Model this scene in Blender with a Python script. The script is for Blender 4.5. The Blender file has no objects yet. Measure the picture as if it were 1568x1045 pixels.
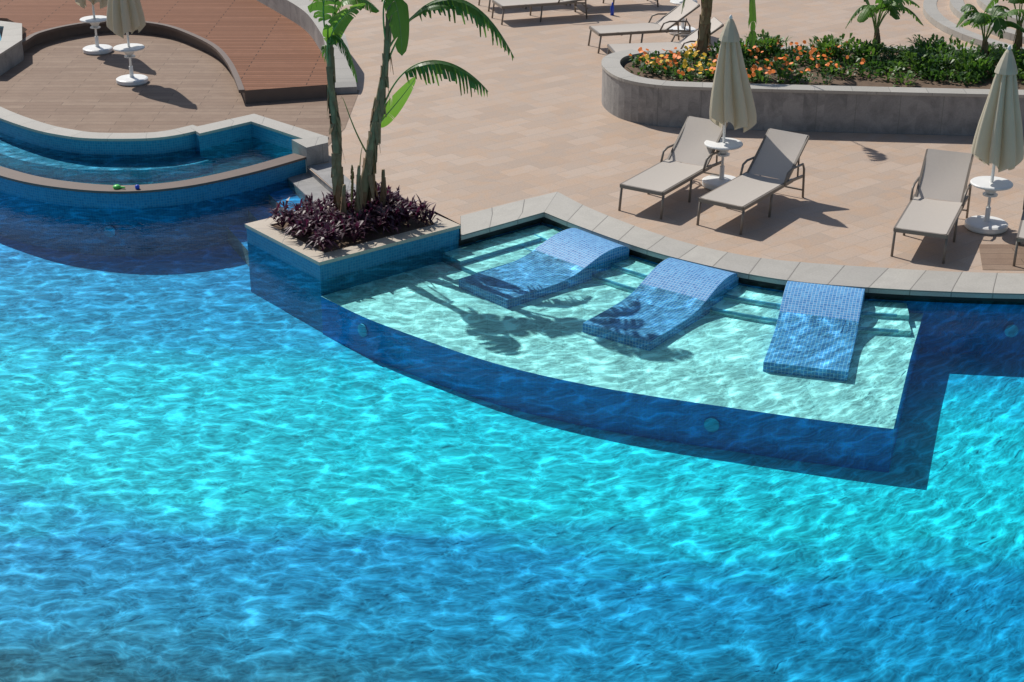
import bpy, math, random
import numpy as np
from mathutils import Vector, Matrix
random.seed(7); rng=np.random.RandomState(5)
sc=bpy.context.scene
ZW=-0.12; SHELF=-0.32; FLOOR=-0.85

# ------------------------------------------------------------ materials
def newmat(name):
    m=bpy.data.materials.new(name); m.use_nodes=True
    return m,m.node_tree,m.node_tree.nodes['Principled BSDF']
def N(nt,t,**kw):
    n=nt.nodes.new(t)
    for k,v in kw.items():
        if k in n.inputs: n.inputs[k].default_value=v
        else: setattr(n,k,v)
    return n
def math_(nt,op,a,b=None,clamp=False):
    n=nt.nodes.new('ShaderNodeMath'); n.operation=op; n.use_clamp=clamp
    for i,x in enumerate((a,b)):
        if x is None: continue
        if isinstance(x,(int,float)): n.inputs[i].default_value=x
        else: nt.links.new(x,n.inputs[i])
    return n.outputs[0]
def mapping(nt,src='UV',rot=0,scale=(1,1,1),loc=(0,0,0)):
    tc=nt.nodes.new('ShaderNodeTexCoord'); mp=nt.nodes.new('ShaderNodeMapping')
    mp.inputs['Rotation'].default_value=(0,0,rot); mp.inputs['Scale'].default_value=scale; mp.inputs['Location'].default_value=loc
    nt.links.new(tc.outputs[src],mp.inputs[0]); return mp.outputs[0]
def mixc(nt,fac,a,b,mode='MIX'):
    n=nt.nodes.new('ShaderNodeMix'); n.data_type='RGBA'; n.blend_type=mode
    for s,x in ((n.inputs[0],fac),(n.inputs[6],a),(n.inputs[7],b)):
        if isinstance(x,(int,float)): s.default_value=x
        elif isinstance(x,tuple): s.default_value=(*x,1) if len(x)==3 else x
        else: nt.links.new(x,s)
    return n.outputs[2]
def bump(nt,h,bs,strength=.3,dist=.01):
    b=nt.nodes.new('ShaderNodeBump'); b.inputs['Strength'].default_value=strength; b.inputs['Distance'].default_value=dist
    nt.links.new(h,b.inputs['Height']); nt.links.new(b.outputs[0],bs.inputs['Normal']); return b
def translu(nt,bs,tr,amt):
    t=nt.nodes.new('ShaderNodeBsdfTranslucent'); t.inputs[0].default_value=(*tr,1)
    mx=nt.nodes.new('ShaderNodeMixShader'); mx.inputs[0].default_value=amt
    nt.links.new(bs.outputs[0],mx.inputs[1]); nt.links.new(t.outputs[0],mx.inputs[2]); nt.links.new(mx.outputs[0],nt.nodes['Material Output'].inputs[0])
def simple(name,c,rough=.6,var=.15,scale=6,metal=0,tr=None,amt=.3):
    m,nt,bs=newmat(name); v=mapping(nt,'Object')
    n=N(nt,'ShaderNodeTexNoise',Scale=scale,Detail=4.0); nt.links.new(v,n.inputs['Vector'])
    d=tuple(x*(1-var) for x in c); l=tuple(min(1,x*(1+var)) for x in c)
    nt.links.new(mixc(nt,n.outputs[0],d,l),bs.inputs['Base Color']); bs.inputs['Roughness'].default_value=rough; bs.inputs['Metallic'].default_value=metal
    if tr: translu(nt,bs,tr,amt)
    return m
def bricks(name,c1,c2,grout,w,h,mortar,rot=0,offset=.5,rough=.6,stain=None,stainamt=.3,nscale=1.3,bumpd=.003,src='UV',spec=.5):
    m,nt,bs=newmat(name); v=mapping(nt,src,rot)
    b=N(nt,'ShaderNodeTexBrick',Scale=1.0); b.offset=offset
    b.inputs['Brick Width'].default_value=w; b.inputs['Row Height'].default_value=h; b.inputs['Mortar Size'].default_value=mortar; b.inputs['Mortar Smooth'].default_value=.2
    b.inputs['Color1'].default_value=(*c1,1); b.inputs['Color2'].default_value=(*c2,1); b.inputs['Mortar'].default_value=(*grout,1)
    nt.links.new(v,b.inputs['Vector']); col=b.outputs[0]
    if stain:
        n=N(nt,'ShaderNodeTexNoise',Scale=nscale,Detail=6.0,Roughness=.65,Distortion=.8); nt.links.new(v,n.inputs['Vector'])
        r=nt.nodes.new('ShaderNodeMapRange'); r.inputs[1].default_value=.42; r.inputs[2].default_value=.68; r.inputs[4].default_value=stainamt
        nt.links.new(n.outputs[0],r.inputs[0]); col=mixc(nt,r.outputs[0],col,stain)
    n2=N(nt,'ShaderNodeTexNoise',Scale=40.0,Detail=2.0); nt.links.new(v,n2.inputs['Vector'])
    g=math_(nt,'ADD',math_(nt,'MULTIPLY',n2.outputs[0],.35),.82)
    cb=nt.nodes.new('ShaderNodeCombineColor')
    for i in range(3): nt.links.new(g,cb.inputs[i])
    col=mixc(nt,1.0,col,cb.outputs[0],'MULTIPLY')
    nt.links.new(col,bs.inputs['Base Color']); bs.inputs['Roughness'].default_value=rough; bs.inputs['Specular IOR Level'].default_value=spec
    if bumpd: bump(nt,math_(nt,'SUBTRACT',math_(nt,'MULTIPLY',n2.outputs[0],.3),b.outputs['Fac']),bs,.6,bumpd)
    return m
M={}
M['paving']=bricks('travertine_paving',(.475,.375,.30),(.40,.312,.247),(.36,.295,.24),.6,.3,.006,rot=math.radians(-38),stain=(.49,.325,.21),stainamt=.55,nscale=2.6,bumpd=.002,spec=.3)
M['coping']=bricks('coping_stone',(.46,.44,.395),(.37,.355,.325),(.20,.19,.17),.5,2.0,.008,offset=0,stain=(.29,.275,.245),nscale=3)
M['stone']=bricks('grey_stone',(.33,.32,.31),(.27,.265,.26),(.2,.2,.19),.8,.9,.006,offset=0,stain=(.15,.15,.15),stainamt=.8,nscale=2.5)
M['cap']=bricks('stone_cap',(.42,.40,.36),(.36,.345,.31),(.25,.24,.22),.6,2,.006,offset=0,stain=(.31,.29,.26),nscale=3)
M['cream']=bricks('cream_rim_stone',(.52,.45,.365),(.46,.40,.325),(.3,.28,.25),.6,.6,.005,offset=0,stain=(.40,.34,.27),nscale=3)
M['mosaic']=bricks('blue_mosaic',(.06,.3,.45),(.08,.34,.5),(.12,.36,.46),.05,.05,.004,offset=0,rough=.5,bumpd=0)
M['mosaicbed']=bricks('blue_mosaic_lounger',(.035,.20,.50),(.10,.36,.68),(.32,.52,.70),.042,.042,.0038,offset=0,rough=.5,bumpd=.001,spec=.25)
M['tealmosaic']=bricks('teal_mosaic',(.012,.19,.36),(.028,.26,.44),(.07,.29,.42),.04,.04,.0035,offset=0,rough=.4,spec=.3)
M['wood']=bricks('wood_planks',(.20,.085,.044),(.26,.12,.068),(.04,.02,.012),2.4,.14,.009,rough=.7,stain=(.15,.065,.035),nscale=4,spec=.15)
M['woodtile']=bricks('wood_look_tile',(.24,.165,.12),(.29,.21,.155),(.14,.10,.075),1.2,.2,.006,rough=.7,stain=(.19,.13,.095),stainamt=.5,nscale=3,spec=.2)
M['browncap']=simple('brown_cap_stone',(.14,.10,.08),.6)
M['shelf']=bricks('shelf_tile',(.46,.76,.73),(.43,.72,.70),(.33,.62,.60),.3,.3,.004,offset=0,rough=.5,bumpd=0)
M['dark']=simple('coping_gap_shade',(.012,.014,.016),.7)  # near-black strip that paints in the shade of the gap below the coping
M['white']=simple('white_plastic',(.78,.78,.76),.35,.03)
M['canopy']=simple('umbrella_fabric',(.66,.61,.49),.85,.08,3,tr=(.66,.60,.46),amt=.33)
M['frame']=simple('lounger_frame_metal',(.20,.17,.14),.4,.05)
M['sling']=simple('lounger_sling',(.45,.41,.365),.8,.05,30)
M['slingback']=simple('lounger_back_sling',(.55,.50,.45),.8,.05,30,tr=(.5,.44,.38),amt=.12)
M['soil']=simple('soil',(.13,.085,.055),.95,.5,9)
M['trunk']=simple('banana_trunk',(.25,.19,.10),.7,.6,9)
M['husk']=simple('dry_husk',(.26,.165,.09),.9,.5,12)
M['orange']=simple('orange_petals',(.85,.20,.015),.6,.15)
M['yellow']=simple('yellow_petals',(.85,.5,.02),.6,.15)
M['ground']=simple('ground_soil',(.2,.17,.13),.9,.3,.5)
M['lens']=simple('pool_light_lens',(.06,.38,.55),.4,.1)
M['toyg']=simple('toy_green',(.1,.6,.1),.4,.05)
M['toyb']=simple('toy_blue',(.02,.08,.6),.4,.05)
def leafmat(name,c,tr,var=.35,amt=.4):
    m,nt,bs=newmat(name); v=mapping(nt,'Object')
    n=N(nt,'ShaderNodeTexNoise',Scale=3.5,Detail=3.0); nt.links.new(v,n.inputs['Vector'])
    col=mixc(nt,n.outputs[0],tuple(x*(1-var) for x in c),tuple(x*(1+var) for x in c))
    nt.links.new(col,bs.inputs['Base Color']); bs.inputs['Roughness'].default_value=.45
    translu(nt,bs,tr,amt); return m
M['leaf']=leafmat('banana_leaf',(.045,.12,.025),(.11,.26,.03))
M['leafy']=leafmat('young_banana_leaf',(.09,.20,.03),(.2,.42,.04))
M['leafd']=leafmat('shrub_leaf',(.035,.095,.02),(.07,.18,.02))
M['leafl']=leafmat('shrub_leaf_light',(.08,.17,.03),(.15,.3,.035))
M['purple']=leafmat('purple_leaf',(.055,.016,.035),(.14,.02,.07),.5,.25)
M['rib']=simple('leaf_rib',(.20,.30,.09),.5)

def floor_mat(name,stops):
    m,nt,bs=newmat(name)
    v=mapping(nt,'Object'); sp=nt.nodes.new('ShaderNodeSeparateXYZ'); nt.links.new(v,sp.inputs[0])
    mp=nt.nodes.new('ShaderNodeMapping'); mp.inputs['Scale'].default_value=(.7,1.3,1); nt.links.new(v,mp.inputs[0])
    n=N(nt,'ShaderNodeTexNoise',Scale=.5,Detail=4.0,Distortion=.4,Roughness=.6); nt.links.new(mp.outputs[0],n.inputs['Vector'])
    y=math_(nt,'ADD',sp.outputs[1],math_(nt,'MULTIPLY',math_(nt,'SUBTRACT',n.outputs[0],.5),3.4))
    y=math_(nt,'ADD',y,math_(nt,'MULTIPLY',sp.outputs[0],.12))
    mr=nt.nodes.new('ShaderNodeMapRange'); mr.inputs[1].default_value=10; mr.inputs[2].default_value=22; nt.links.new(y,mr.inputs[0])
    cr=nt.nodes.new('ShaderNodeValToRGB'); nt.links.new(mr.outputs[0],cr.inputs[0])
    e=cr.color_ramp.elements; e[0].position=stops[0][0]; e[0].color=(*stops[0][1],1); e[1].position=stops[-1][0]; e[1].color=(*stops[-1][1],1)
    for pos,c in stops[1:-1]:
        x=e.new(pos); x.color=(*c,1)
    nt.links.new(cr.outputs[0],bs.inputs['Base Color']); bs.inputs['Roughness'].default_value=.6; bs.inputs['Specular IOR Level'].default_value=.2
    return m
M['floor']=floor_mat('pool_floor_painted_light',[(.05,(.002,.12,.20)),(.12,(.002,.24,.44)),(.25,(.002,.27,.52)),(.35,(.005,.54,.65)),(.54,(.005,.55,.68)),(.68,(.003,.33,.57)),(.9,(.003,.24,.52))])  # ramp paints the sunlit shallow band and darker deep water into the floor colour
M['chfloor']=simple('channel_floor',(.12,.66,.70),.5,.1)
M['wallblue']=bricks('pool_wall_mosaic',(.003,.21,.52),(.004,.24,.56),(.015,.27,.54),.05,.05,.004,offset=0,rough=.5,bumpd=0,spec=.2)

def water_mat():
    m,nt,bs=newmat('water'); nt.nodes.remove(bs); L=nt.links
    tc=nt.nodes.new('ShaderNodeTexCoord')
    sp=nt.nodes.new('ShaderNodeSeparateXYZ'); L.new(tc.outputs['Object'],sp.inputs[0])
    xx=math_(nt,'MAXIMUM',math_(nt,'ADD',sp.outputs[0],.5),0.0)
    yy=math_(nt,'SUBTRACT',sp.outputs[1],math_(nt,'MULTIPLY',math_(nt,'MULTIPLY',xx,xx),.09))
    wn=N(nt,'ShaderNodeTexNoise',Scale=2.4,Detail=2.0); L.new(tc.outputs['Object'],wn.inputs['Vector'])
    cx=nt.nodes.new('ShaderNodeCombineXYZ'); L.new(math_(nt,'MULTIPLY',sp.outputs[0],.62),cx.inputs[0]); L.new(math_(nt,'MULTIPLY',yy,1.1),cx.inputs[1])
    va=nt.nodes.new('ShaderNodeVectorMath'); va.operation='MULTIPLY_ADD'; L.new(wn.outputs['Color'],va.inputs[0]); va.inputs[1].default_value=(.40,.40,0); L.new(cx.outputs[0],va.inputs[2])
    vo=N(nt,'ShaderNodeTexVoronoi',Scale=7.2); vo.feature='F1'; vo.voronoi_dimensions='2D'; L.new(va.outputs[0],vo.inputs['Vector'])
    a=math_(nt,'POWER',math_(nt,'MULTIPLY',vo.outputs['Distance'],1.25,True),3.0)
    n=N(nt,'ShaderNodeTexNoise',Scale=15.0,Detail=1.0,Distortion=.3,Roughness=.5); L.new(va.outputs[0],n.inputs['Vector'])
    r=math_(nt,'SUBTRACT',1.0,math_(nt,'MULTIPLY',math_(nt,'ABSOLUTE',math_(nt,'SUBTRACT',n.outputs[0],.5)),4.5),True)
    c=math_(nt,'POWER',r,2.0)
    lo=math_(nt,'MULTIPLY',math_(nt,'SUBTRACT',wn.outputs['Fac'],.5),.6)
    val=math_(nt,'ADD',math_(nt,'ADD',math_(nt,'ADD',.66,lo),math_(nt,'MULTIPLY',a,.80)),math_(nt,'MULTIPLY',c,.38))  # caustic light lines painted into the water's transmission colour, in place of refraction
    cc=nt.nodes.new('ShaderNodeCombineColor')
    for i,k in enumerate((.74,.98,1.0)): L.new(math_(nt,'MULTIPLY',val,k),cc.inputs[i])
    tr=nt.nodes.new('ShaderNodeBsdfTransparent'); L.new(cc.outputs[0],tr.inputs[0])
    h=math_(nt,'ADD',wn.outputs['Fac'],math_(nt,'MULTIPLY',n.outputs[0],.45))
    bp=nt.nodes.new('ShaderNodeBump'); bp.inputs['Strength'].default_value=1; bp.inputs['Distance'].default_value=.010; L.new(h,bp.inputs['Height'])
    gl=nt.nodes.new('ShaderNodeBsdfGlossy'); gl.inputs['Roughness'].default_value=.07; gl.inputs[0].default_value=(.5,.5,.5,1); L.new(bp.outputs[0],gl.inputs['Normal'])
    fr=nt.nodes.new('ShaderNodeFresnel'); fr.inputs[0].default_value=1.33; L.new(bp.outputs[0],fr.inputs['Normal'])
    mx=nt.nodes.new('ShaderNodeMixShader'); L.new(fr.outputs[0],mx.inputs[0]); L.new(tr.outputs[0],mx.inputs[1]); L.new(gl.outputs[0],mx.inputs[2])
    L.new(mx.outputs[0],nt.nodes['Material Output'].inputs[0]); return m
M['water']=water_mat()

# ------------------------------------------------------------ mesh builder
class B:
    def __init__(s,name): s.name=name; s.v=[];s.f=[];s.m=[];s.u=[];s.sm=[];s.mats=[]
    def mi(s,k):
        if k not in s.mats: s.mats.append(k)
        return s.mats.index(k)
    def add(s,vs,fs,mat,uvs=None,smooth=False):
        o=len(s.v); s.v+= [tuple(x) for x in vs]; k=s.mi(mat)
        for i,fc in enumerate(fs):
            s.f.append(tuple(o+j for j in fc)); s.m.append(k); s.sm.append(smooth)
            s.u.append(uvs[i] if uvs else [(vs[j][0],vs[j][1]) for j in fc])
    def build(s,parent=None,loc=None,rotz=0):
        me=bpy.data.meshes.new(s.name); me.from_pydata(s.v,[],s.f)
        for k in s.mats: me.materials.append(M[k])
        me.polygons.foreach_set('material_index',s.m); me.polygons.foreach_set('use_smooth',s.sm)
        ul=me.uv_layers.new(name='UVMap'); ul.data.foreach_set('uv',[c for fu in s.u for uv in fu for c in uv])
        me.update(); o=bpy.data.objects.new(s.name,me); sc.collection.objects.link(o)
        if loc: o.location=loc
        o.rotation_euler=(0,0,rotz)
        if parent: o.parent=parent
        return o
def area(p): return sum(p[i][0]*p[(i+1)%len(p)][1]-p[(i+1)%len(p)][0]*p[i][1] for i in range(len(p)))
def prism(b,pts,z0,z1,ms,mt,side=True,bottom=False):
    if area(pts)<0: pts=pts[::-1]
    n=len(pts); b.add([(x,y,z1) for x,y in pts],[tuple(range(n))],mt)
    if side:
        L=0
        for i in range(n):
            p,q=pts[i],pts[(i+1)%n]; d=math.dist(p,q)
            b.add([(p[0],p[1],z0),(q[0],q[1],z0),(q[0],q[1],z1),(p[0],p[1],z1)],[(0,1,2,3)],ms,[[(L,z0),(L+d,z0),(L+d,z1),(L,z1)]]); L+=d
    if bottom: b.add([(x,y,z0) for x,y in pts][::-1],[tuple(range(n))],ms)
def smooth_poly(pts,k=5):
    out=[]; n=len(pts)
    for i in range(n-1):
        p0=pts[max(i-1,0)];p1=pts[i];p2=pts[i+1];p3=pts[min(i+2,n-1)]
        for j in range(k):
            t=j/k
            out.append(tuple(.5*((2*p1[a])+(-p0[a]+p2[a])*t+(2*p0[a]-5*p1[a]+4*p2[a]-p3[a])*t*t+(-p0[a]+3*p1[a]-3*p2[a]+p3[a])*t**3) for a in range(len(p1))))
    out.append(tuple(pts[-1])); return out
def offset(pts,d):
    out=[]
    for i in range(len(pts)):
        a=pts[max(i-1,0)];c=pts[min(i+1,len(pts)-1)]
        t=Vector((c[0]-a[0],c[1]-a[1])).normalized(); out.append((pts[i][0]-t.y*d,pts[i][1]+t.x*d))
    return out
def strip(b,A,Bp,z0,z1,mt,ms=None,za=None):
    L=0
    for i in range(len(A)-1):
        d=math.dist(A[i],A[i+1]); w=math.dist(A[i],Bp[i])
        a,a2,c,c2=A[i],A[i+1],Bp[i],Bp[i+1]
        b.add([(*a,z1),(*a2,z1),(*c2,z1),(*c,z1)],[(0,1,2,3)],mt,[[(L,0.02),(L+d,0.02),(L+d,w+.02),(L,w+.02)]])
        for p,q in ((a,a2),(c2,c)):
            b.add([(*p,z0),(*q,z0),(*q,z1),(*p,z1)],[(0,1,2,3)],ms or mt,[[(L,z0),(L+d,z0),(L+d,z1),(L,z1)]])
        b.add([(*a,z0),(*c,z0),(*c2,z0),(*a2,z0)],[(0,1,2,3)],ms or mt)
        L+=d
    for p,q in ((A[0],Bp[0]),(A[-1],Bp[-1])):
        w=math.dist(p,q); b.add([(*p,z0),(*q,z0),(*q,z1),(*p,z1)],[(0,1,2,3)],ms or mt,[[(0,z0),(w,z0),(w,z1),(0,z1)]])
def wall(b,pts,w,z0,z1,ms,cap,capt=.04,over=.02):
    strip(b,pts,offset(pts,w),z0,z1-capt,ms,ms)
    strip(b,offset(pts,-over),offset(pts,w+over),z1-capt,z1,cap,cap)
def vface(b,pts,z0,z1,mat):
    L=0
    for p,q in zip(pts[:-1],pts[1:]):
        d=math.dist(p,q); b.add([(*p,z0),(*q,z0),(*q,z1),(*p,z1)],[(0,1,2,3)],mat,[[(L,z0),(L+d,z0),(L+d,z1),(L,z1)]]); L+=d
def tube(b,pts,rad,mat,n=8,smooth=True,cap=True):
    pts=[Vector(p) for p in pts]; vs=[];fs=[]
    if not hasattr(rad,'__len__'): rad=[rad]*len(pts)
    for i,p in enumerate(pts):
        t=(pts[min(i+1,len(pts)-1)]-pts[max(i-1,0)]).normalized()
        a=t.cross(Vector((.31,.95,.05))).normalized(); c=t.cross(a)
        for k in range(n):
            th=2*math.pi*k/n; vs.append(p+(a*math.cos(th)+c*math.sin(th))*rad[i])
    for i in range(len(pts)-1):
        for k in range(n): fs.append((i*n+k,i*n+(k+1)%n,(i+1)*n+(k+1)%n,(i+1)*n+k))
    if cap: fs.append(tuple(range(n))[::-1]); fs.append(tuple((len(pts)-1)*n+k for k in range(n)))
    b.add(vs,fs,mat,smooth=smooth)
def lathe(b,c,prof,mat,n=32,smooth=False):
    vs=[];fs=[]
    for r,z in prof:
        for k in range(n):
            th=2*math.pi*k/n; vs.append((c[0]+r*math.cos(th),c[1]+r*math.sin(th),c[2]+z))
    for i in range(len(prof)-1):
        for k in range(n): fs.append((i*n+k,i*n+(k+1)%n,(i+1)*n+(k+1)%n,(i+1)*n+k))
    b.add(vs,fs,mat,smooth=smooth)
def bar(b,p0,p1,w,h,mat):
    p0=Vector(p0);p1=Vector(p1); t=(p1-p0).normalized(); up=Vector((0,0,1)) if abs(t.z)<.9 else Vector((1,0,0))
    s=t.cross(up).normalized()*w/2; u=s.cross(t).normalized()*h/2
    vs=[p+i*s+j*u for p in (p0,p1) for i,j in ((-1,-1),(1,-1),(1,1),(-1,1))]
    b.add(vs,[(0,1,2,3),(7,6,5,4),(0,4,5,1),(1,5,6,2),(2,6,7,3),(3,7,4,0)],mat)
def empty(name,loc,rotz=0):
    e=bpy.data.objects.new(name,None); e.location=loc; e.rotation_euler=(0,0,rotz); sc.collection.objects.link(e); return e

# ------------------------------------------------------------ ground & paving
b=B('ground'); b.add([(-300,-60,-2.2),(300,-60,-2.2),(300,500,-2.2),(-300,500,-2.2)],[(0,1,2,3)],'ground'); b.build()
cin=smooth_poly([(.45,20.82),(.86,20.31),(1.53,19.57),(2.09,19.06),(2.87,18.53),(3.56,18.21),(4.34,18.02),(5.2,17.89),(6.28,17.8),(8,17.75),(12,17.8),(20,18)],6)
cout=smooth_poly([(.66,21.72),(1.11,20.98),(1.79,20.13),(2.39,19.54),(3.11,19.08),(3.84,18.85),(4.73,18.68),(5.53,18.55),(6.48,18.48),(8,18.43),(12,18.5),(20,18.7)],6)
inner=[(-4.22,24.66),(-4.87,23.97),(-5.25,23.62),(-5.7,23.45),(-6.5,23.45),(-7.0,23.62),(-7.6,24.0),(-8.5,24.85),(-9.4,26.0),(-10.1,27.4),(-10.3,28.8)]
inner_s=[inner[0]]+smooth_poly(inner[1:],5)
wall2=smooth_poly([(-3.15,22.97),(-3.9,22.17),(-4.74,21.55),(-5.63,21.33),(-6.63,21.56),(-7.54,22.08),(-8.7,23.1),(-9.8,24.6),(-10.8,27)],6)
mid=[((a[0]+c[0])/2,(a[1]+c[1])/2) for a,c in zip(cin,cout)]
deck=[(90,300),(-90,300),(-90,30.5),(-10.35,28.8)]+[(x,y) for x,y in inner_s[::-1]]+[(-3.1,23.4),(-3.12,22.9),(-2.45,21.5),(-1.8,21.2),(-1.1,20.9),(-.72,20.35),(.5,21.3)]+mid[1:]+[(90,19)]
b=B('paved_deck'); b.add([(x,y,0) for x,y in deck],[tuple(range(len(deck)))],'paving')
b.build()
b=B('pool_coping')
strip(b,[(-.69,19.87),(-.1,20.36),(.45,20.82)],[(-.72,20.66),(-.05,21.2),(.66,21.72)],-.06,.01,'coping')
strip(b,cin,cout,-.06,.01,'coping'); b.build()

# ------------------------------------------------------------ pool
b=B('pool_basin')
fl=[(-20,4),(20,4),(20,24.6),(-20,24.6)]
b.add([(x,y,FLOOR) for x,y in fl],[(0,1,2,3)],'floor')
wl=offset(cin,.07); vface(b,[(-1.2,19.6),(.42,20.93)]+wl[2:],FLOOR,-.10,'wallblue')
vface(b,offset([(-.69,19.87),(.45,20.82)],.05)+offset(cin,.05)[2:],ZW-.04,-.06,'dark')
b.build()
shelf=[(-2.44,18.52)]+smooth_poly([(-2.44,18.52),(-1.81,17.82),(-1.13,17.22),(-.49,16.69),(.12,16.28),(.85,15.9),(1.56,15.61),(2.26,15.37),(2.94,15.14),(3.6,14.94),(4.05,14.82)],4)[1:]+[(4.67,16.69),(5.12,17.96)]
back=[p for p in offset(cin,.06) if p[0]<5.1][::-1]
b=B('tanning_ledge'); prism(b,shelf+back+[(-1.0,19.75)],FLOOR-.05,SHELF,'wallblue','shelf')
for off,z in ((-.34,-.19),(-.68,-.25)):
    ic=[p for p in cin if p[0]<4.98+off*.1]
    t=(4.93 if off>-.5 else 4.80)
    O=[p for p in offset(ic,off)]; O=[(min(x,t),y) for x,y in O]; W=[(min(x,t+.08),y) for x,y in offset(ic,.06)]
    strip(b,O[2:],W[2:],SHELF-.01,z,'shelf','shelf')
    strip(b,offset(ic,off-.006)[2:-1],offset(ic,off+.02)[2:-1],z-.03,z+.003,'mosaic','mosaic')
    A=[(-.9,19.69),(.45,20.82)]
    strip(b,offset(A,off),offset(A,.06),SHELF-.01,z-.002,'shelf','mosaic')
b.build()

def in_water_lounger(head,foot,w=.95):
    hx,hy=head; d=Vector((foot[0]-hx,foot[1]-hy)).normalized(); s=Vector((-d.y,d.x))
    prof=[(-.06,-.05),(0,-.01),(.08,.015),(.2,.022),(.34,.01),(.48,-.02),(.62,-.065),(.76,-.115),(.9,-.16),(1.05,-.19),(1.25,-.208),(1.5,-.21),(1.8,-.205),(2.1,-.20)]
    prof=smooth_poly(prof,3); bb=B('submerged_lounger'); L=0
    def P(t,k,z): q=Vector((hx,hy))+d*t+s*k*w/2; return (q.x,q.y,z)
    for (t0,z0),(t1,z1) in zip(prof[:-1],prof[1:]):
        dl=math.hypot(t1-t0,z1-z0)
        bb.add([P(t0,-1,z0),P(t1,-1,z1),P(t1,1,z1),P(t0,1,z0)],[(0,1,2,3)],'mosaicbed',[[(L,0),(L+dl,0),(L+dl,w),(L,w)]])
        for k in (-1,1):
            bb.add([P(t0,k,z0),P(t1,k,z1),P(t1,k,SHELF),P(t0,k,SHELF)],[(0,1,2,3)],'mosaicbed',[[(t0,z0),(t1,z1),(t1,SHELF),(t0,SHELF)]])
        L+=dl
    t,z=prof[-1]; bb.add([P(t,-1,z),P(t,1,z),P(t,1,SHELF),P(t,-1,SHELF)],[(0,1,2,3)],'mosaicbed',[[(0,0),(w,0),(w,.11),(0,.11)]])
    bb.build()
in_water_lounger((3.92,18.14),(3.35,16.2)); in_water_lounger((2.47,18.8),(1.31,17.2)); in_water_lounger((1.2,19.85),(-.4,18.44))

def inpoly(X,Y,P):
    c=np.zeros(X.shape,bool)
    for i in range(len(P)):
        x1,y1=P[i];x2,y2=P[i-1]
        cond=((y1>Y)!=(y2>Y)); c^=cond&(X<(x2-x1)*(Y-y1)/(y2-y1+1e-12)+x1)
    return c
nx,ny=520,420
X,Y=np.meshgrid(np.linspace(-13,13,nx),np.linspace(5,24.4,ny)); Z=np.zeros_like(X)
for i in range(30):
    lam=.3*(1.07**i); th=rng.normal(1.75,.55); k=2*math.pi/lam
    Z+=.0006*lam**.9*np.sin(k*(X*math.cos(th)+Y*math.sin(th))+rng.rand()*6.28+1.2*np.sin(X*.7+i)+1.2*np.sin(Y*.6+2*i))
idx=np.arange(nx*ny).reshape(ny,nx); F=np.stack([idx[:-1,:-1],idx[:-1,1:],idx[1:,1:],idx[1:,:-1]],-1).reshape(-1,4)
w2m=offset(wall2,-.12)
chan=[p for p in w2m]+[(-20,27),(-20,30),(-3,30)]
drop=inpoly(X,Y,chan)[:-1,:-1].ravel(); F=F[~drop]
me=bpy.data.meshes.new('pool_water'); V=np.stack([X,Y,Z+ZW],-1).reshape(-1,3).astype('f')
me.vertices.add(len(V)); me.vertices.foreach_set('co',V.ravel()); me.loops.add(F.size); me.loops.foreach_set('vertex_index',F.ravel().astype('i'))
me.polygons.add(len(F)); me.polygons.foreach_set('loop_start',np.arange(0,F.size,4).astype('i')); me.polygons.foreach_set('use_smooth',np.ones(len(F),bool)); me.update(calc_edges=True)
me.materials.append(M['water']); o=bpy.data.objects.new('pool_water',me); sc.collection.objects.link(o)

def disc(bb,c,nrm,r,mat):
    nrm=Vector(nrm).normalized(); a=nrm.cross(Vector((0,0,1))).normalized(); u=a.cross(nrm)
    vs=[Vector(c)+a*r*math.cos(t)+u*r*math.sin(t) for t in np.linspace(0,2*math.pi,20,endpoint=False)]
    vs2=[v+nrm*.02 for v in vs]; n=20
    bb.add(vs+vs2,[tuple(n+i for i in range(n))]+[(i,(i+1)%n,n+(i+1)%n,n+i) for i in range(n)],mat)
for c_,n_ in (((2.2,15.38,-.55),(-.3,-1,0)),((6.2,17.84,-.5),(0,-1,0)),((-5.8,21.3,-.45),(-.1,-1,0)),((-1.85,17.85,-.5),(-.7,-.7,0))):
    b=B('pool_light'); disc(b,c_,n_,.085,'lens'); b.build()

# ------------------------------------------------------------ planter box with trees
b=B('planter_box'); Pl=[(-3.61,19.97),(-2.44,18.53),(-.69,19.92),(-1.86,21.36)]
def inset(P,k): 
    r=[]
    for i in range(4):
        p=Vector(P[i]);a=(Vector(P[i-1])-p).normalized();d=(Vector(P[(i+1)%4])-p).normalized(); r.append(tuple(p+(a+d)*k))
    return r
prism(b,inset(Pl,.015),FLOOR-.05,.09,'tealmosaic','tealmosaic')
I=inset(Pl,.24)
for i in range(4):
    j=(i+1)%4; q=[Pl[i],Pl[j],I[j],I[i]]; prism(b,q,.095,.14,'cream','cream',bottom=True)
b.add([(x,y,.12) for x,y in inset(Pl,.23)],[(0,1,2,3)],'soil'); b.build()

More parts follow.
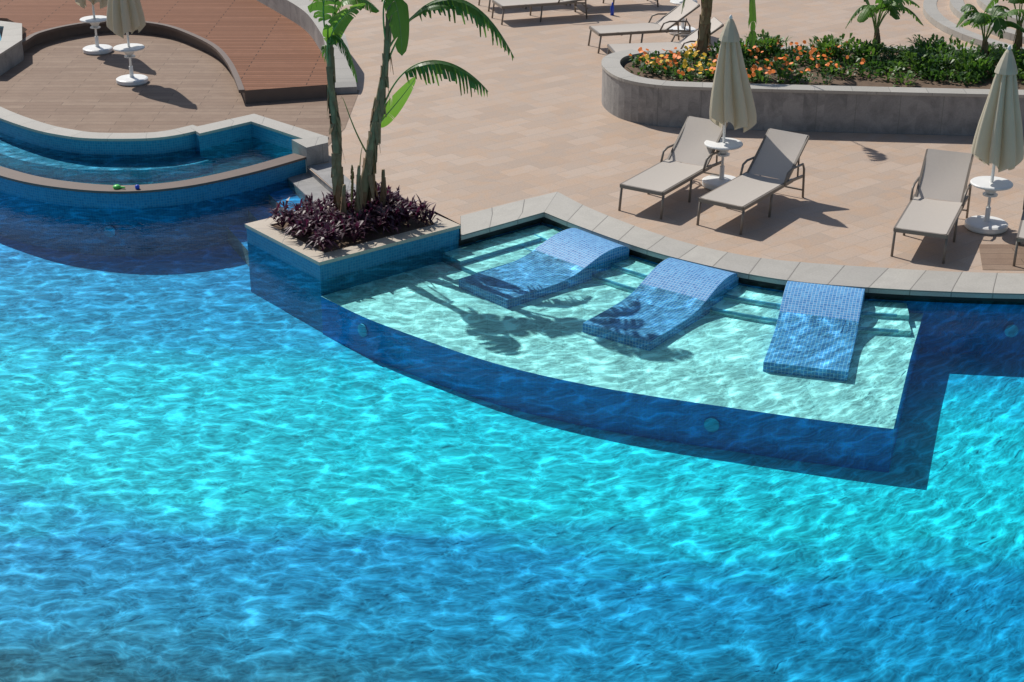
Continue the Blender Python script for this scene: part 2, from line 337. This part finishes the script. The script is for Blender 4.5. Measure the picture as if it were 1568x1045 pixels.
def blade(bb,base,d,L,w,mat,curl=.5,z=None):
    base=Vector(base); d=Vector(d).normalized(); s=d.cross(Vector((0,0,1)))
    if s.length<.01: s=Vector((1,0,0))
    s=s.normalized(); m1=base+d*L*.5+Vector((0,0,L*.08)); tip=base+d*L-Vector((0,0,L*curl*.4))
    bb.add([base-s*w*.15,base+s*w*.15,m1+s*w*.5,tip,m1-s*w*.5],[(0,1,2,4),(4,2,3)],mat)
b=B('purple_groundcover'); 
ux=Vector((Pl[1][0]-Pl[0][0],Pl[1][1]-Pl[0][1])); uy=Vector((Pl[3][0]-Pl[0][0],Pl[3][1]-Pl[0][1]))
for i in range(230):
    a=random.uniform(.15,.85);c2=random.uniform(.10,.88)
    p=Vector(Pl[0])+ux*a+uy*c2; hh=random.uniform(.0,.15)
    for k in range(14):
        th=random.uniform(0,6.28); el=random.uniform(.1,1.3)
        blade(b,(p.x,p.y,.13+hh+random.uniform(0,.08)),(math.cos(th)*math.cos(el),math.sin(th)*math.cos(el),math.sin(el)),random.uniform(.12,.28),random.uniform(.025,.045),'purple',random.uniform(.2,1))
b.build()

def bez(P,t):
    P=[Vector(p) for p in P]
    while len(P)>1: P=[P[i].lerp(P[i+1],t) for i in range(len(P)-1)]
    return P[0]
def bigleaf(bb,P,width,mat='leaf',tear=.5,droop=.5,pet=.25,n=34,roll=0,rr=.014):
    C=[bez(P,i/n) for i in range(n+1)]
    tube(bb,C,[rr*(1-.75*i/n) for i in range(n+1)],'rib',6)
    i0=int(pet*n); m=n-i0; up=Vector((0,0,1))
    for side in (-1,1):
        prev=None; torn=False
        for i in range(i0,n):
            t0=(i-i0)/m;t1=(i+1-i0)/m
            T=(C[i+1]-C[i]).normalized(); s=T.cross(up)
            if s.length<.05: s=Vector((1,0,0))
            s=s.normalized()*side
            s=(s*math.cos(roll*side)+Vector((0,0,1))*math.sin(roll*side))
            wf=lambda t: width*(math.sin(math.pi*min(1,max(0,t))**.75)**.55 if 0<t<1 else 0)
            torn=random.random()<tear
            dr=droop*(1+(.8*random.random() if torn else 0)); wj=random.uniform(.8,1.08) if torn else 1
            rows=[]
            for C0,t,off in ((C[i],t0,0),(C[i+1],t1,-1)):
                w=wf(t)*wj; row=[]
                for k in range(4):
                    x=k/3; q=C0+s*w*x*math.cos(dr*x)+T*w*.35*x-Vector((0,0,1))*w*x*x*dr*.75+Vector((0,0,1))*w*.12*x
                    if torn and k>0: q+= (T*(C[i+1]-C[i]).length*.36*x*x)*(1 if off==0 else -1)
                    row.append(q)
                rows.append(row)
            if not torn and prev and not prev[1]: rows[0]=prev[0]
            vs=rows[0]+rows[1]; bb.add(vs,[(k,k+1,k+5,k+4) for k in range(3)],mat,smooth=False)
            prev=(rows[1],torn)
def trunk(bb,pts,r0,r1):
    pts=smooth_poly(pts,6); n=len(pts)
    tube(bb,pts,[(r0+(r1-r0)*i/(n-1))*(1+.10*math.sin(i*1.3)) for i in range(n)],'trunk',10)
    for i in range(1,n-2):
        p=Vector(pts[i]); r=r0+(r1-r0)*i/(n-1)
        for k in range(3):
            th=random.uniform(0,6.28); d=Vector((math.cos(th),math.sin(th),0)); s=Vector((-d.y,d.x,0)); L=random.uniform(.12,.38)
            q=p+d*r*1.03; e=q+Vector((0,0,-L))+d*random.uniform(-.01,.055)
            bb.add([q-s*r*.8,q+s*r*.8,e+s*r*.25,e-s*r*.3],[(0,1,2,3)],'husk' if random.random()<.75 else 'trunk')
b=B('banana_tree')
trunk(b,[(-2.27,20.0,.1),(-2.33,20.05,.8),(-2.33,20.1,1.4),(-2.37,20.1,2.02),(-2.35,20.1,2.7)],.07,.04)
trunk(b,[(-2.2,19.8,.1),(-2.25,19.8,.4),(-2.22,19.8,.75)],.05,.02)
bigleaf(b,[(-2.36,20.1,2.3),(-2.4,20.1,3.1),(-2.1,20.1,3.4),(-1.7,20.0,3.0)],.30,'leafy',.3,.5,.25)
bigleaf(b,[(-2.36,20.1,2.4),(-2.5,20.0,3.2),(-2.3,19.6,3.5),(-2.1,19.3,3.3)],.28,'leaf',.4,.6,.25)
bigleaf(b,[(-2.36,20.1,2.1),(-2.5,20.0,2.9),(-2.15,19.95,2.9),(-2.0,19.9,2.1)],.17,'leaf',.6,.9,.3)
bigleaf(b,[(-2.36,20.1,2.0),(-2.5,20.3,2.7),(-2.45,20.4,2.7),(-2.35,20.4,1.7)],.13,'leaf',.7,.9,.3)
bigleaf(b,[(-2.35,20.1,2.6),(-2.3,20.2,3.4),(-1.9,20.3,3.8),(-1.4,20.4,3.6)],.34,'leaf',.3,.5,.3)
bigleaf(b,[(-2.36,20.1,2.4),(-2.4,20.0,2.7),(-2.2,19.9,3.0),(-1.85,19.8,3.15)],.2,'leafy',.1,.3,.2,roll=.5)
b.build()
b=B('banana_tree')
trunk(b,[(-2.08,20.0,.1),(-1.97,20.05,.7),(-1.83,20.1,1.4),(-1.65,20.1,2.28),(-1.55,20.1,3.2)],.075,.038)
trunk(b,[(-2.0,19.85,.1),(-2.05,19.85,.5),(-2.02,19.85,1.0)],.05,.018)
bigleaf(b,[(-1.72,20.1,2.0),(-1.4,20.1,3.2),(-.6,20.05,3.7),(.03,20.0,2.4)],.27,'leaf',.8,1.1,.38)
bigleaf(b,[(-1.8,20.1,1.3),(-1.6,20.1,2.5),(-.85,20.1,2.6),(-.31,20.1,1.93)],.27,'leaf',.85,1.2,.38)
bigleaf(b,[(-1.62,20.1,2.5),(-1.75,20.0,3.4),(-1.4,19.8,3.6),(-1.4,19.7,2.5)],.22,'leafy',.3,.5,.35)
bigleaf(b,[(-1.6,20.1,2.5),(-1.3,20.1,3.0),(-1.0,20.0,3.2),(-.7,20.0,3.05)],.16,'leaf',.3,.6,.3)
bigleaf(b,[(-1.6,20.1,2.8),(-1.2,20.1,3.7),(-.8,20.0,3.9),(-.5,20.0,3.3)],.26,'leaf',.5,.8,.3)
bigleaf(b,[(-1.57,20.1,3.0),(-1.6,20.3,4.0),(-1.9,20.6,4.3),(-2.5,20.8,4.0)],.3,'leaf',.4,.6,.25)
bigleaf(b,[(-1.57,20.1,3.1),(-1.5,20.1,4.2),(-1.2,20.1,4.6),(-.8,20.3,4.6)],.3,'leafy',.3,.5,.25)
b.build()
b=B('banana_tree')
trunk(b,[(-1.95,20.4,.1),(-1.92,20.4,.6),(-1.88,20.35,1.2),(-1.8,20.3,1.8)],.07,.028)
trunk(b,[(-1.8,20.3,.1),(-1.76,20.3,.4),(-1.74,20.3,.8)],.05,.02)
bigleaf(b,[(-1.84,20.3,1.35),(-1.75,20.25,1.5),(-1.5,20.2,1.75),(-1.26,20.15,2.1)],.20,'leafy',.05,.2,.12,roll=.9)
bigleaf(b,[(-1.95,20.35,1.0),(-2.15,20.3,1.4),(-2.2,20.3,1.7),(-2.25,20.3,1.8)],.03,'leafy',.1,.2,.5)
bigleaf(b,[(-2.1,20.2,.2),(-2.05,20.2,.7),(-2.05,20.2,1.0),(-2.0,20.2,1.15)],.03,'leafy',.1,.2,.1)
bigleaf(b,[(-2.2,20.15,.2),(-2.15,20.2,.5),(-2.15,20.2,.8),(-2.15,20.2,.9)],.03,'husk',.1,.2,.1)
b.build()

# ------------------------------------------------------------ left terrace with channel
b=B('raised_channel_pool')
wall(b,inner_s[1:][::-1],.28,-.5,.30,'tealmosaic','cap')
strip(b,[(-4.9,23.72),(-4.18,24.4),(-3.1,23.32)],[(-5.08,23.98),(-4.2,24.8),(-2.86,23.5)],-.5,.26,'tealmosaic','tealmosaic')
strip(b,[(-4.88,23.69),(-4.18,24.37),(-3.11,23.29)],[(-5.08,24.0),(-4.2,24.82),(-2.84,23.5)],.26,.302,'cap','cap')
prism(b,[(-3.4,23.35),(-3.12,22.93),(-2.82,23.2),(-2.86,23.52)],-.5,.305,'stone','cap')
wall(b,wall2,-.24,FLOOR,.15,'tealmosaic','browncap',.035,-.02)
ch=[(x,y) for x,y in offset(wall2,-.15)]+[(x,y) for x,y in inner_s[::-1]]+[(-3.2,23.4)]
if area(ch)<0: ch=ch[::-1]
b.add([(x,y,-.28) for x,y in ch],[tuple(range(len(ch)))],'chfloor')
strip(b,offset(inner_s[1:],.0)[2:-6],offset(inner_s[1:],.42)[2:-6],-.3,-.08,'tealmosaic','tealmosaic')
b.build()
b=B('channel_water'); b.add([(x,y,.035) for x,y in ch],[tuple(range(len(ch)))],'water'); b.build()
b=B('pool_toy'); lathe(b,(-5.67,21.45,.15),[(0,0),(.05,0),(.06,.03),(.03,.05),(0,.05)],'toyg',12,True); bar(b,(-5.67,21.45,.17),(-5.55,21.42,.17),.02,.02,'toyg'); b.build()
b=B('pool_toy'); lathe(b,(-5.37,21.42,.15),[(0,0),(.03,0),(.035,.04),(.02,.06),(0,.065)],'toyb',12,True); b.build()

arc=smooth_poly([(-10.3,28.9),(-9.6,29.9),(-9.45,30.83),(-9.0,31.55),(-8.4,31.95),(-7.7,31.95),(-6.95,31.55),(-6.28,30.75),(-5.65,29.75),(-5.2,28.6),(-4.85,27.4),(-4.62,26.5)],4)
ter=[(x,y) for x,y in inner_s[1:][::-1]]+[(-4.2,24.7),(-3.0,23.55),(-2.75,25.0),(-2.72,27.4),(-3.0,27.6)]+arc[::-1]
b=B('round_terrace'); b.add([(x,y,.005) for x,y in ter],[tuple(range(len(ter)))],'woodtile'); b.build()
b=B('raised_wood_deck')
up=arc[4:]+[(-3.2,26.9),(-3.35,28.2),(-3.6,29.6),(-4.1,31.3),(-5.0,33.2),(-6.2,35.5),(-7,37.5),(-14,37.5),(-14,33.2),(-10.4,32.2),(-9.7,31.2)]
prism(b,up,0,.24,'browncap','wood'); strip(b,arc[4:],offset(arc[4:],-.10),.2,.256,'browncap','browncap')
b.build()
b=B('curved_stone_kerb')
k=smooth_poly([(-2.75,27.2),(-2.95,28.3),(-3.25,29.6),(-3.75,31.3),(-4.6,33.1),(-5.8,35.4),(-7,37.6)],5)
ko=offset(k,.42); n=len(k)
for i in range(n-1):
    z0=.12+.5*min(1,i/8); z1=.12+.5*min(1,(i+1)/8); a,a2,c,c2=k[i],k[i+1],ko[i],ko[i+1]
    b.add([(*a,z0),(*a2,z1),(*c2,z1),(*c,z0)],[(0,1,2,3)],'cap',[[(i*.4,0.02),(i*.4+.4,0.02),(i*.4+.4,.44),(i*.4,.44)]])
    for p,q in ((a,a2),(c,c2)): b.add([(*p,0),(*q,0),(*q,z1),(*p,z0)],[(0,1,2,3)],'stone',[[(i*.4,0),(i*.4+.4,0),(i*.4+.4,z1),(i*.4,z0)]])
b.add([(*k[0],0),(*ko[0],0),(*ko[0],.12),(*k[0],.12)],[(0,1,2,3)],'stone'); b.build()
b=B('left_pool_wall'); wall(b,[(-9.45,28.3),(-9.35,29.6),(-9.75,31.0),(-11.5,31.8)],.35,0,.4,'stone','cap')
b.add([(-9.8,28.3,.3),(-9.7,29.6,.3),(-10.1,30.7,.3),(-13,31.5,.3),(-13,28.3,.3)],[(0,1,2,3,4)],'tealmosaic'); b.build()

b=B('pool_stairs'); d=Vector((-.90,-.43)); e0=Vector((-3.12,22.95)); e1=Vector((-2.45,21.5)); 
e1b=e1+Vector((.12,-.25))
for i,z in enumerate((.008,-.10,-.25,-.42,-.6)):
    a=e0+d*(.36*i-.36);a2=e1b+d*(.36*i-.36);c_=e1b+d*(.36*i+.001*i);c0=e0+d*(.36*i)
    prism(b,[tuple(a),tuple(a2),tuple(c_),tuple(c0)],-.85,z,'stone','stone' if i<2 else 'wallblue')
b.build()

# ------------------------------------------------------------ right planter and flower bed
front=smooth_poly([(2.3,27.35),(1.95,27.05),(1.84,26.5),(2.03,25.78),(2.45,25.42),(3.1,25.28),(4.44,25.14),(6.2,24.97),(8.28,24.80),(12,24.6),(20,24.6)],5)
b=B('curved_planter_wall'); wall(b,front,-.28,0,.70,'stone','cap',.05,-.02)
bk=[(2.3,27.35),(3.2,27.6),(5.45,27.8),(9.1,27.7),(20,27.7)]
wall(b,bk,.2,0,.66,'stone','cap',.05,.01)
prism(b,offset(front,.1)[::1]+[(20,27.72),(9.1,27.72),(5.45,27.82),(3.2,27.62)],0,.6,'soil','soil'); b.build()
b=B('flower_bed')
def clump(bb,x,y,z,r,n,mat,Lr=(.07,.13)):
    for i in range(n):
        th=random.uniform(0,6.28);el=random.uniform(0,1.5);q=random.random()**.5*r
        blade(bb,(x+q*math.cos(th),y+q*math.sin(th),z+random.uniform(0,r*1.0)),(math.cos(th)*math.cos(el),math.sin(th)*math.cos(el),math.sin(el)),random.uniform(*Lr),random.uniform(.04,.07),mat,random.random())
def flower(bb,x,y,z,mat):
    r=random.uniform(.028,.046); tx=random.uniform(-.4,.4);ty=random.uniform(-.9,.0)
    vs=[(x+r*math.cos(a)*(1 if k%2 else .75),y+r*math.sin(a)*(1 if k%2 else .75),z+r*(tx*math.cos(a)+ty*math.sin(a))*-1) for k,a in enumerate(np.linspace(0,2*math.pi,10,endpoint=False))]
    bb.add(vs,[tuple(range(10))],mat)
for i in range(330):
    x=random.uniform(2.15,11); y=random.uniform(25.5,27.5)
    if x<2.6 and (y<25.95 or y>27.1): continue
    r=random.uniform(.1,.19); 
    if random.random()<.12: continue
    zone='y' if x<3.7 else ('o' if x<6.0 else 'g')
    clump(b,x,y,.6,r,random.randint(16,34),random.choice(['leafd','leafd','leafl']))
    if zone=='y' and random.random()<.85:
        mt='yellow' if (2.9<x<3.3 or random.random()<.3) else 'orange'
        for k in range(random.randint(1,6)): flower(b,x+random.gauss(0,r*.7),y+random.gauss(0,r*.7),.6+r*1.1+random.uniform(0,.1),mt)
    if zone=='o' and random.random()<.5:
        for k in range(random.randint(1,5)): flower(b,x+random.gauss(0,r*.8),y+random.gauss(0,r*.8),.6+r*1.1+random.uniform(0,.1),'orange')
for x,y in ((6.9,26.3),(7.3,26.8),(7.9,26.1),(8.6,26.3),(5.6,27.2),(6.2,27.0),(9.2,26.5),(3.9,27.2),(4.4,27.3),(7.6,27.3)):
    for k in range(5): clump(b,x+random.gauss(0,.15),y+random.gauss(0,.12),.62,.28,70,random.choice(['leafd','leafl']),(.1,.17))
b.build()
def bananaplant(x,y,z,h,n,w=.16,tr=True):
    bb=B('banana_plant')
    if tr: trunk(bb,[(x,y,z),(x+.03,y,z+h*.3),(x,y,z+h*.5)],.06,.03)
    for i in range(n):
        th=i*2.4+random.uniform(-.3,.3); R=random.uniform(.35,.75)*h; z1=z+h*random.uniform(.8,1.25); d=Vector((math.cos(th),math.sin(th)*.8,0))
        P0=Vector((x,y,z+h*(.35 if tr else .05))); bigleaf(bb,[P0,P0+d*R*.25+Vector((0,0,h*.6)),Vector((x,y,z1))+d*R*.7,Vector((x,y,z1-h*random.uniform(.15,.55)))+d*R*1.15],w,random.choice(['leaf','leafy','leaf']),.45,.6,.3,n=18,rr=.012)
    bb.build()
bananaplant(6.4,27.4,.6,1.15,11,.19); bananaplant(8.15,26.8,.6,1.0,10,.22); bananaplant(8.9,27.4,.6,1.3,9,.22); bananaplant(9.6,26.6,.6,1.1,8,.17)
b=B('banana_tree'); trunk(b,[(3.3,27.0,.6),(3.34,27.0,1.3),(3.36,27,2.2),(3.4,27,3.2)],.10,.06)
for P,w in (([(3.36,27,1.3),(3.5,26.9,2.5),(4.2,26.8,3.0),(4.12,26.7,.9)],.28),([(3.34,27,1.5),(3.1,26.9,2.3),(3.0,26.8,2.2),(2.9,26.8,1.5)],.15),([(3.38,27,2.4),(3.9,27.1,3.3),(4.4,27.2,3.2),(4.7,27.2,2.2)],.22),([(3.38,27,2.8),(2.9,27,3.7),(2.4,27,3.6),(2.1,27,2.7)],.22),([(3.4,27,3.0),(3.4,26.5,4),(3.5,26,4),(3.6,25.6,3.3)],.22)):
    bigleaf(b,P,w,'leaf',.5,.9,.3)
b.build()
b=B('curved_steps')
for i,(r,z) in enumerate(((5.3,.13),(4.75,.26),(4.2,.39))):
    pts=[(14.1+r*math.cos(a),32.9+r*1.0*math.sin(a)) for a in np.linspace(math.radians(120),math.radians(245),30)]
    strip(b,pts,[(14.1+(r-.28)*math.cos(a),32.9+(r-.28)*math.sin(a)) for a in np.linspace(math.radians(120),math.radians(245),30)],0,z,'cap','cap')
    prism(b,[(14.1+(r-.2)*math.cos(a),32.9+(r-.2)*math.sin(a)) for a in np.linspace(0,2*math.pi,60,endpoint=False)],0,z-.01,'paving','paving')
b.build()
b=B('wood_patch'); b.add([(6.0,18.62,.005),(9.5,18.5,.005),(9.5,19.5,.005),(6.2,19.55,.005)],[(0,1,2,3)],'woodtile'); b.build()

# ------------------------------------------------------------ umbrellas
def umbrella(x,y,tilt=0,zt=2.5):
    e=empty('closed_umbrella_with_table',(x,y,.006))
    bb=B('base'); lathe(bb,(0,0,0),[(0,0),(.27,0),(.285,.02),(.285,.075),(.26,.09),(.05,.10),(.035,.12),(.035,.3),(0,.3)],'white',36); bb.build(e)
    bb=B('pole'); tube(bb,[(0,0,.1),(0,0,zt-.05)],.021,'white',12); bb.build(e)
    bb=B('table'); lathe(bb,(0,0,0),[(0,.62),(.27,.62),(.28,.63),(.28,.645),(.27,.655),(.0,.655)],'white',36); lathe(bb,(0,0,0),[(.05,.50),(.07,.52),(.12,.60),(.12,.62)],'white',20)
    lathe(bb,(0,0,0),[(.0,.47),(.1,.47),(.1,.49),(0,.49)],'white',20); bb.build(e)
    bb=B('canopy'); n=144; vs=[];fs=[]; prof=[(1.02,.34),(1.1,.34),(1.25,.32),(1.45,.285),(1.65,.24),(1.85,.195),(2.05,.155),(2.2,.115),(2.3,.085),(2.36,.06)]
    ph=random.random()*6
    for j,(z,r) in enumerate(prof):
        for k in range(n):
            th=2*math.pi*k/n; f=8*th+ph; cc=abs(math.cos(f/2)); fold=.48+.52*cc**.8+.07*math.sin(3*th+ph)
            zz=z-(.13*(1-cc)+.06*math.sin(2*th+ph) if j==0 else 0)
            sh=tilt*(1-(z-1)/1.4)**1.5 if z<2.4 else 0; tw=.12*(2.4-z)
            vs.append((r*fold*math.cos(th+tw)+sh,r*fold*math.sin(th+tw),zz))
    for j in range(len(prof)-1):
        for k in range(n): fs.append((j*n+k,j*n+(k+1)%n,(j+1)*n+(k+1)%n,(j+1)*n+k))
    bb.add(vs,fs,'canopy',smooth=True)
    lathe(bb,(0,0,0),[(.155,2.16),(.13,2.24),(.095,2.33),(.05,2.43),(.02,2.47),(0,2.48)],'canopy',10); bb.build(e)
    bb=B('finial'); lathe(bb,(0,0,zt-.04),[(0,0),(.02,0),(.028,.02),(.015,.05),(0,.06)],'white',12,True); bb.build(e)
umbrella(3.08,22.01,.10); umbrella(6.47,20.18,.02); umbrella(-6.9,27.94,0); umbrella(-8.09,30.28,0); umbrella(3.49,31.9,0)

# ------------------------------------------------------------ sun loungers
def lounger(foot,junc,back=40,w=.66):
    f=Vector((*foot,0)); d=Vector((junc[0]-foot[0],junc[1]-foot[1],0)).normalized()
    e=empty('sun_lounger',(f.x,f.y,.0),math.atan2(d.y,d.x))
    S=1.38; H=.36; a=math.radians(back); bx=S+.8*math.cos(a); bz=H+.8*math.sin(a)
    bb=B('frame')
    for s in (-1,1):
        y=s*w/2
        bar(bb,(0,y,H),(S+.12,y,H),.035,.05,'frame')
        bar(bb,(S-.02,y*.93,H+.01),(bx,y*.93,bz),.03,.035,'frame')
        tube(bb,[(0.03,y,H),(-.02,y,0)],.018,'frame',8); tube(bb,[(.88,y,H),(.84,y,0)],.018,'frame',8)
        tube(bb,[(1.22,y*1.04,H),(1.3,y*1.06,H+.16),(1.42,y*1.06,H+.19),(1.78,y*1.06,H+.17),(1.84,y*1.05,H+.08),(1.88,y*1.04,0)],.017,'frame',8)
        bar(bb,(S+.1,y,H),(1.85,y,H-.03),.03,.035,'frame')
        bar(bb,(bx-.25,y*.9,bz-.24),(1.75,y*.9,H-.02),.02,.02,'frame')
    bar(bb,(0,-w/2,H),(0,w/2,H),.035,.05,'frame'); bar(bb,(bx,-w/2*.93,bz),(bx,w/2*.93,bz),.03,.035,'frame')
    for x in (.45,.88,S): bar(bb,(x,-w/2,H-.03),(x,w/2,H-.03),.025,.02,'frame')
    bar(bb,(1.86,-w/2,.12),(1.86,w/2,.12),.02,.02,'frame'); bb.build(e)
    bb=B('seat_sling'); n=10; vs=[]; fs=[]
    for i in range(n+1):
        x=.01+(S-.02)*i/n
        for j in range(5):
            yy=(j/4-.5)*(w-.02); vs.append((x,yy,H+.030-.012*(1-(2*j/4-1)**2)))
    for i in range(n):
        for j in range(4): fs.append((i*5+j,(i+1)*5+j,(i+1)*5+j+1,i*5+j+1))
    bb.add(vs,fs,'sling',smooth=True); bb.build(e)
    bb=B('backrest_sling'); vs=[];fs=[]
    for i in range(n+1):
        t=.8*i/n; sg=.03*math.sin(math.pi*i/n)
        for j in range(5):
            yy=(j/4-.5)*(w*.93-.02); dd=.02-sg*(1-(2*j/4-1)**2*.6)
            vs.append((S+t*math.cos(a)-dd*math.sin(a),yy,H+t*math.sin(a)+dd*math.cos(a)+.01))
    for i in range(n):
        for j in range(4): fs.append((i*5+j,(i+1)*5+j,(i+1)*5+j+1,i*5+j+1))
    bb.add(vs,fs,'slingback',smooth=True); bb.build(e)
lounger((1.80,20.75),(2.68,22.11)); lounger((2.83,20.14),(3.68,21.35)); lounger((5.26,19.0),(5.88,20.44)); lounger((6.75,18.65),(7.3,20.1))
lounger((1.62,30.5),(3.2,30.9),35); lounger((1.86,28.97),(3.42,29.2),35); lounger((-.3,33.0),(1.2,33.5),5); lounger((1.3,34.3),(2.8,34.7),35); lounger((-.6,34.3),(.8,34.8),35)
b=B('water_bottle'); lathe(b,(2.15,33.6,0),[(0,0),(.04,0),(.04,.18),(.015,.23),(.015,.27),(0,.27)],'toyb',12,True); b.build()

# ------------------------------------------------------------ camera, light, sky
p=math.radians(24)
cam=bpy.data.cameras.new('camera'); co=bpy.data.objects.new('camera',cam); sc.collection.objects.link(co)
co.location=(0,0,7.3); co.rotation_euler=(math.pi/2-p,0,0); cam.lens=2400/1568*36; cam.sensor_width=36; cam.clip_end=1500; sc.camera=co
w=bpy.data.worlds.new('World'); sc.world=w; w.use_nodes=True; n=w.node_tree
el=math.radians(47); dx,dy=.64,-.77
sk=n.nodes.new('ShaderNodeTexSky'); sk.sky_type='NISHITA'; sk.sun_disc=False; sk.sun_elevation=el; sk.sun_rotation=math.atan2(-dx,-dy)
n.links.new(sk.outputs[0],n.nodes['Background'].inputs[0]); n.nodes['Background'].inputs[1].default_value=.08
s=bpy.data.lights.new('sun','SUN'); s.energy=4.3; s.angle=math.radians(.5); s.color=(1,.95,.88)
so=bpy.data.objects.new('sun',s); sc.collection.objects.link(so); so.location=(-20,30,30)
so.rotation_euler=Vector((dx*math.cos(el),dy*math.cos(el),-math.sin(el))).to_track_quat('-Z','Y').to_euler()
sc.view_settings.view_transform='Standard'; sc.view_settings.look='None'; sc.view_settings.exposure=0
